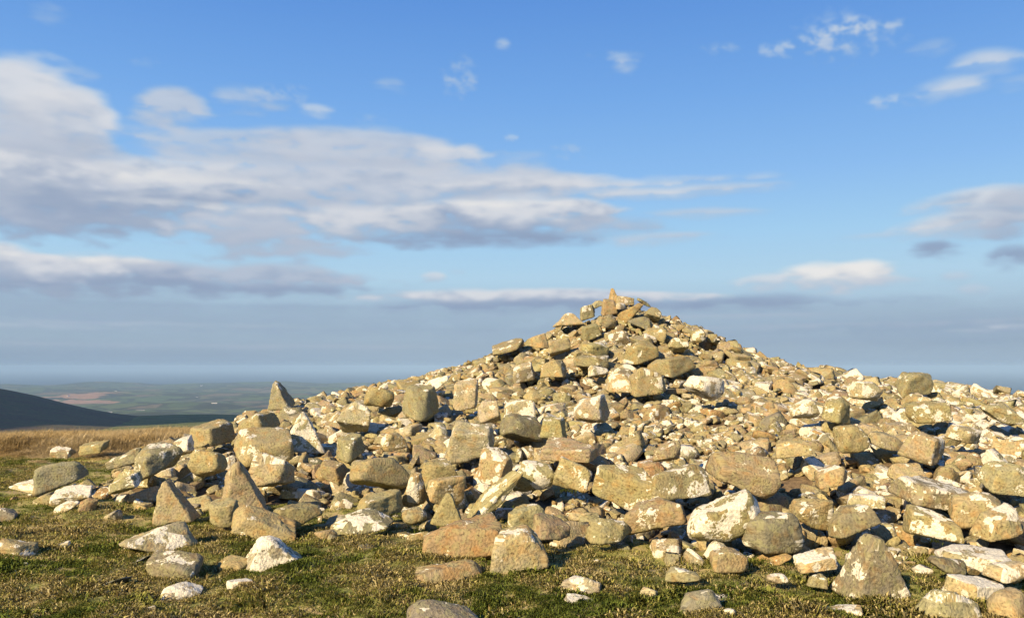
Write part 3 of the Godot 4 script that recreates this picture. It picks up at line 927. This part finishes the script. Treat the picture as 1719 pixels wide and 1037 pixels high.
func build_cairn() -> void:
	var rng := RandomNumberGenerator.new()
	rng.seed = 11
	pile.resize(GW * GH)
	goal.resize(GW * GH)
	for j in GH:
		for i in GW:
			var x := GX + (i + .5) * CELL
			var z := GZ + (j + .5) * CELL
			var m := mound(x, z)
			var g := ground(x, z)
			var rough := lump.get_noise_2d(x * .8 + 11.0, z * .8) * .12 + lump.get_noise_2d(x * .3, z * .3 + 70.0) * .1
			goal[j * GW + i] = g + .0 if m < .01 else maxf(g, m + rough * smoothstep(0.0, .5, m))
			pile[j * GW + i] = maxf(g, goal[j * GW + i] - .3) if m >= .01 else g
	var broad := Node3D.new()
	broad.name = "cairn_mound"
	add_child(broad)
	broad.position = Vector3(2.6, 0, -19)
	broad.set_meta("label", "broad low mound of loose lichened stones filling the right and middle of the picture")
	broad.set_meta("category", "cairn")
	var peak := Node3D.new()
	peak.name = "summit_cairn"
	add_child(peak)
	peak.position = Vector3(2.6, 1.6, -19)
	peak.set_meta("label", "steep pointed pile of bare tan stones on top of the broad mound")
	peak.set_meta("category", "cairn")
	# the earth and small rubble inside the mound
	var v := PackedVector3Array()
	var uv := PackedVector2Array()
	var index := PackedInt32Array()
	var w := GW / 4
	var h := GH / 4
	for j in h:
		for i in w:
			var x := GX + i * CELL * 4
			var z := GZ + j * CELL * 4
			var low := 9.0
			for q in [cell(x, z), cell(x + .12, z), cell(x - .12, z), cell(x, z + .12), cell(x, z - .12)]:
				low = minf(low, goal[q] if q >= 0 else -2.0)
			v.append(Vector3(x, low - .28 if mound(x, z) > .05 else -1.5, z) - broad.position)
			uv.append(Vector2(x, z))
	for j in h - 1:
		for i in w - 1:
			var a := j * w + i
			index.append_array(PackedInt32Array([a, a + 1, a + w, a + 1, a + w + 1, a + w]))
	var earth := matte(Color.WHITE)
	earth.albedo_texture = mottled(512, [Color(.06, .045, .03), Color(.13, .095, .06), Color(.20, .15, .09)], 24, 4, 81)
	earth.uv1_scale = Vector3(.5, .5, 1)
	sheet("earth_core", v, uv, index, earth, broad)

	# shapes shared by the many other stones, of largest half size 1
	var big_shapes := []
	var small_shapes := []
	for k in 44:
		var kind: String = ["b", "s", "b", "s", "b", "b", "s", "r", "b", "s", "b"][k % 11]
		var b := rng.randf_range(.24, .36) if kind == "s" else rng.randf_range(.42, .68)
		big_shapes.append(rock(rng, kind, 1.0, b, rng.randf_range(.6, .95), 5, false))
		small_shapes.append(rock(rng, kind, 1.0, b, rng.randf_range(.6, .95), 3, false))
	var laid := []
	lay_stones(laid, rng, 4600, .07, .16, 3, -.12, .06)
	for s in MOUND_STONES:
		var o := big_stone(s, rng, broad, s[11])
		if s[12] != "":
			o.set_meta("label", s[12])
	for s in SUMMIT_STONES:
		var o := big_stone(s, rng, peak, s[11])
		if s[12] != "":
			o.set_meta("label", s[12])
	lay_stones(laid, rng, 1900, .13, .25, 5, -.03, .10)
	lay_stones(laid, rng, 4200, .08, .18, 6, -.01, .06)
	lay_stones(laid, rng, 9500, .04, .085, 9, .0, .04)
	# the stones that show largest are parts of their own, the others one part
	laid.sort_custom(func(p, q): return p.shown > q.shown)
	var single := {broad: 0, peak: 0}
	var rest := {broad: [], peak: []}
	for s in laid:
		var on_top: bool = Vector2(s.at.x - 2.6, s.at.z + 19.0).length() < 3.2
		var owner_node: Node3D = peak if on_top else broad
		var shapes: Array = big_shapes if s.shown > .011 else small_shapes
		var t := Transform3D(s.basis.scaled(Vector3.ONE * s.size), s.at - owner_node.position)
		if single[owner_node] < 298:
			single[owner_node] += 1
			var o := stone_node("stone", stone_arrays(big_shapes[s.shape], Transform3D(t.basis, Vector3.ZERO), s.color, s.lichen, rng), owner_node)
			o.position = t.origin
		else:
			rest[owner_node].append(stone_arrays(shapes[s.shape], t, s.color, s.lichen, rng))
	for o in [broad, peak]:
		joined("small_stones", rest[o], o).set_meta("kind", "stuff")


func lay_stones(laid: Array, rng: RandomNumberGenerator, count: int, smallest: float, largest: float, tries: int, over: float, sunk: float) -> void:
	for n in count:
		var best := Vector3.ZERO
		var worth := 1e9
		var size := lerpf(smallest, largest, pow(rng.randf(), 1.7))
		var got := false
		for k in tries:
			# more often where the camera looks at the near slope
			var x := rng.randf_range(-8.6, 15.5)
			var z := lerpf(-4.6, -24.5, pow(rng.randf(), 1.25 if largest < .15 else 1.0))
			if n % 7 == 0:
				x = 2.6 + rng.randfn() * 1.7
				z = -18.3 + rng.randfn() * 1.6
			var m := mound(x, z)
			if m < .02 and rng.randf() > (.10 if z < -5.5 and z > -11.5 and Vector2(x - 2.6, z + 19.0).length() < 13.0 else .0):
				continue
			if size > .13 and (m < .09 or Vector2(x - 2.6, z + 19.0).length() < 1.5):
				continue
			if x < -4.0 and z < -11.3 and m < .16:
				continue
			if absf(x) > -z * .66 + 1.2:
				continue
			var rubble := smoothstep(1.6, .4, Vector2((x - 2.4) / 1.5, (z + 11.3) / 1.6).length())
			if size > .11 and rng.randf() < rubble * .9:
				continue
			var sum := 0.0
			var top := -9.0
			var target := 0.0
			for q in [Vector2.ZERO, Vector2(.6, 0), Vector2(-.6, 0), Vector2(0, .6), Vector2(0, -.6)]:
				var id := cell(x + q.x * size, z + q.y * size)
				if id < 0:
					top = 99.0
					break
				sum += pile[id] * .2
				top = maxf(top, pile[id])
				target += goal[id] * .2
			if top > 90.0 or sum > target + over:
				continue
			var value := sum - target + (top - sum) * .4
			if value < worth:
				worth = value
				best = Vector3(x, sum, z)
				got = true
		if not got:
			continue
		var tone: int = [0, 1, 0, 1, 2, 3, 0, 5, 1, 4, 2, 3, 5, 6, 0, 7, 1, 3, 2, 0][rng.randi() % 20]
		var lichen := rng.randf_range(.0, .25)
		var luck := rng.randf()
		var white := .13 + .2 * smoothstep(1.0, 7.0, best.x) * smoothstep(.2, 1.0, mound(best.x, best.z))
		if Vector2(best.x - 2.6, best.z + 19.0).length() < 3.4:
			white = .04
		if luck < white:
			lichen = rng.randf_range(.7, 1.0)
			tone = 5 if rng.randf() < .5 else tone
		elif luck < white + .25:
			lichen = rng.randf_range(.3, .6)
		var slope_x := mound(best.x + .3, best.z) - mound(best.x - .3, best.z)
		var slope_z := mound(best.x, best.z + .3) - mound(best.x, best.z - .3)
		var up := Vector3(-slope_x / .6, 1, -slope_z / .6) + Vector3(rng.randf_range(-1, 1), 0, rng.randf_range(-1, 1)) * .55
		var basis := Basis(Quaternion(Vector3.UP, up.normalized())) * Basis(Vector3.UP, rng.randf() * TAU)
		if rng.randf() < .12:
			basis = basis * Basis(Vector3.RIGHT, rng.randf_range(.8, 1.6))
		best.y += size * .26 - sunk * .3
		lay(best, size * .85, size * .42)
		laid.append({"at": best, "basis": basis, "size": size, "shape": rng.randi() % 44, "color": tint(tone, rng), "lichen": lichen, "shown": size / best.distance_to(Vector3(0, 1.6, 0)) * (1.0 if best.z > -19.5 else .3)})


func joined(called: String, list: Array, parent: Node3D) -> MeshInstance3D:
	var all := []
	all.resize(Mesh.ARRAY_MAX)
	var v := PackedVector3Array()
	var n := PackedVector3Array()
	var c := PackedColorArray()
	var uv := PackedVector2Array()
	var uv2 := PackedVector2Array()
	var index := PackedInt32Array()
	for a in list:
		var first := v.size()
		v.append_array(a[Mesh.ARRAY_VERTEX])
		n.append_array(a[Mesh.ARRAY_NORMAL])
		c.append_array(a[Mesh.ARRAY_COLOR])
		uv.append_array(a[Mesh.ARRAY_TEX_UV])
		uv2.append_array(a[Mesh.ARRAY_TEX_UV2])
		for k in a[Mesh.ARRAY_INDEX]:
			index.append(k + first)
	all[Mesh.ARRAY_VERTEX] = v
	all[Mesh.ARRAY_NORMAL] = n
	all[Mesh.ARRAY_COLOR] = c
	all[Mesh.ARRAY_TEX_UV] = uv
	all[Mesh.ARRAY_TEX_UV2] = uv2
	all[Mesh.ARRAY_INDEX] = index
	return stone_node(called, all, parent)


func build_loose_stones() -> void:
	var rng := RandomNumberGenerator.new()
	rng.seed = 23
	for s in LOOSE_STONES:
		var o := big_stone(s, rng, self, numbered("boulder" if maxf(s[3], s[4]) > .16 else "stone"))
		o.set_meta("label", s[12])
		o.set_meta("category", "rock")
		o.set_meta("group", "rocks lying on the turf in front of the cairn")
	var shape := rock(rng, "r", 1.0, .6, .8, 4, false)
	var shape2 := rock(rng, "b", 1.0, .55, .8, 4, false)
	for k in 46:
		var z := rng.randf_range(-5.2, -11.0)
		var x := rng.randf_range(-.66, .33) * -z
		if mound(x, z) > .01:
			continue
		var size := rng.randf_range(.018, .045)
		var t := Transform3D(Basis(Vector3.UP, rng.randf() * TAU).scaled(Vector3.ONE * size), Vector3.ZERO)
		var o := stone_node(numbered("pebble"), stone_arrays(shape if k % 2 else shape2, t, tint([5, 0, 2, 5][k % 4], rng), rng.randf_range(.2, 1.0), rng), self)
		o.position = Vector3(x, ground(x, z) + size * .35, z)
		o.set_meta("label", "pale pebble half hidden in the short turf in front of the cairn")
		o.set_meta("category", "pebble")
		o.set_meta("group", "pebbles in the turf")


# ---------------------------------------------------------------- grass
func tuft(rng: RandomNumberGenerator, blades: int, height: float, width: float, spread: float, lean: float) -> ArrayMesh:
	var v := PackedVector3Array()
	var n := PackedVector3Array()
	for k in blades:
		var turn := rng.randf() * TAU
		var out := Vector3(cos(turn), 0, sin(turn))
		var foot := Vector3(rng.randf_range(-1, 1), 0, rng.randf_range(-1, 1)) * spread
		var h := height * rng.randf_range(.5, 1.15)
		var l := lean * rng.randf_range(.25, 1.2)
		var face := rng.randf() * TAU
		var across := Vector3(cos(face), 0, sin(face)) * width * .5
		var p0 := foot - Vector3(0, height * .1, 0)
		var p1 := foot + Vector3(0, h * .6, 0) + out * h * l * .35
		var p2 := foot + Vector3(0, h * (1.0 - l * .35), 0) + out * h * l
		var nrm := (across.cross(p1 - p0)).normalized()
		nrm = (nrm * signf(nrm.y + .0001) + Vector3(0, .8, 0)).normalized()
		for p in [p0 - across, p1 - across * .8, p0 + across, p0 + across, p1 - across * .8, p1 + across * .8, p1 - across * .8, p2, p1 + across * .8]:
			v.append(p)
			n.append(nrm)
	var a := []
	a.resize(Mesh.ARRAY_MAX)
	a[Mesh.ARRAY_VERTEX] = v
	a[Mesh.ARRAY_NORMAL] = n
	var mesh := ArrayMesh.new()
	mesh.add_surface_from_arrays(Mesh.PRIMITIVE_TRIANGLES, a)
	return mesh


func scatter(called: String, mesh: Mesh, places: Array, label: String) -> void:
	var blade := StandardMaterial3D.new()
	blade.vertex_color_use_as_albedo = true
	blade.roughness = .8
	blade.metallic_specular = .2
	blade.cull_mode = BaseMaterial3D.CULL_DISABLED
	blade.backlight_enabled = true
	blade.backlight = Color(.85, .85, .85)
	mesh.surface_set_material(0, blade)
	var mm := MultiMesh.new()
	mm.transform_format = MultiMesh.TRANSFORM_3D
	mm.use_colors = true
	mm.mesh = mesh
	mm.instance_count = places.size()
	for i in places.size():
		mm.set_instance_transform(i, places[i][0])
		mm.set_instance_color(i, places[i][1])
	var o := MultiMeshInstance3D.new()
	o.name = called
	o.multimesh = mm
	add_child(o)
	o.set_meta("kind", "stuff")
	o.set_meta("label", label)
	o.set_meta("category", "grass")


func build_grass() -> void:
	var rng := RandomNumberGenerator.new()
	rng.seed = 31
	var turf := []
	var straw := []
	var moor := []
	var tries := 330000
	for k in tries:
		var d := lerpf(3.6, 27.0, pow(rng.randf(), 1.15))
		var x := d * rng.randf_range(-.74, .74 if d < 9.0 else .4)
		var z := -d
		var m := mound(x, z)
		if m > .05 + pow(rng.randf(), 3.0) * .3:
			continue
		# the brown moor grass begins behind the left end of the cairn
		var line := -15.2 + lump.get_noise_2d(x * .35, z * .35) * 2.2 + (x + 9.0) * .25
		var y := ground(x, z)
		if z < line:
			if rng.randf() < .5:
				var dry := lump.get_noise_2d(x * .5, z * .5 + 15.0) + rng.randf_range(-.35, .35)
				var c := Color(.58, .43, .21).lerp(Color(.76, .62, .37), clampf(dry + .5, 0.0, 1.0)) * rng.randf_range(.75, 1.1)
				var s := rng.randf_range(.6, 1.15) * smoothstep(line + .3, line - 2.5, z)
				if s > .1:
					moor.append([Transform3D(Basis(Vector3.UP, rng.randf() * TAU).scaled(Vector3(1, s, 1) * (.7 + .3 * s)), Vector3(x, y, z)), Color(c.r, c.g, c.b)])
			continue
		var patch := lump.get_noise_2d(x * .7 + 5.0, z * .7) * 1.2 + lump.get_noise_2d(x * 2.6, z * 2.6 + 8.0) * .7
		var s := rng.randf_range(.6, 1.25) * (1.0 + .9 * smoothstep(.18, .5, lump.get_noise_2d(x * 1.7 + 31.0, z * 1.7)))
		var basis := Basis(Vector3.UP, rng.randf() * TAU).scaled(Vector3(1, rng.randf_range(.6, 1.2), 1) * s)
		if patch + rng.randf_range(-.7, .7) > .3:
			var c := Color(.48, .40, .17).lerp(Color(.68, .58, .30), rng.randf()) * rng.randf_range(.7, 1.05)
			straw.append([Transform3D(basis, Vector3(x, y, z)), Color(c.r, c.g, c.b)])
		else:
			var c := Color(.14, .185, .036).lerp(Color(.42, .385, .11), clampf(patch + .5 + rng.randf_range(-.4, .4), 0.0, 1.0)) * rng.randf_range(.75, 1.15)
			turf.append([Transform3D(basis, Vector3(x, y, z)), Color(c.r, c.g, c.b)])
	# grass tufts among the stones
	for spot in [[1.5, -14.2, .5], [-1.35, -9.0, .25], [-.9, -8.3, .3], [.6, -8.4, .2], [3.6, -6.8, .2]]:
		for k in 160:
			var x: float = spot[0] + rng.randfn() * spot[2] * .8
			var z: float = spot[1] + rng.randfn() * spot[2] * .4
			var id := cell(x, z)
			if id < 0:
				continue
			var s := rng.randf_range(.8, 1.8)
			turf.append([Transform3D(Basis(Vector3.UP, rng.randf() * TAU).scaled(Vector3(s, s, s)), Vector3(x, minf(pile[id], goal[id]) - .03, z)), Color(.10, .13, .03) * rng.randf_range(.7, 1.2)])
	scatter("turf_grass", tuft(rng, 15, .026, .005, .045, 1.2), turf, "short green turf around the rocks in the foreground")
	scatter("straw_grass", tuft(rng, 16, .026, .0058, .05, 1.4), straw, "patches of dry straw coloured grass in the turf")
	scatter("moor_grass", tuft(rng, 34, .34, .007, .13, .8), moor, "tall amber moor grass on the hilltop behind the turf on the left")
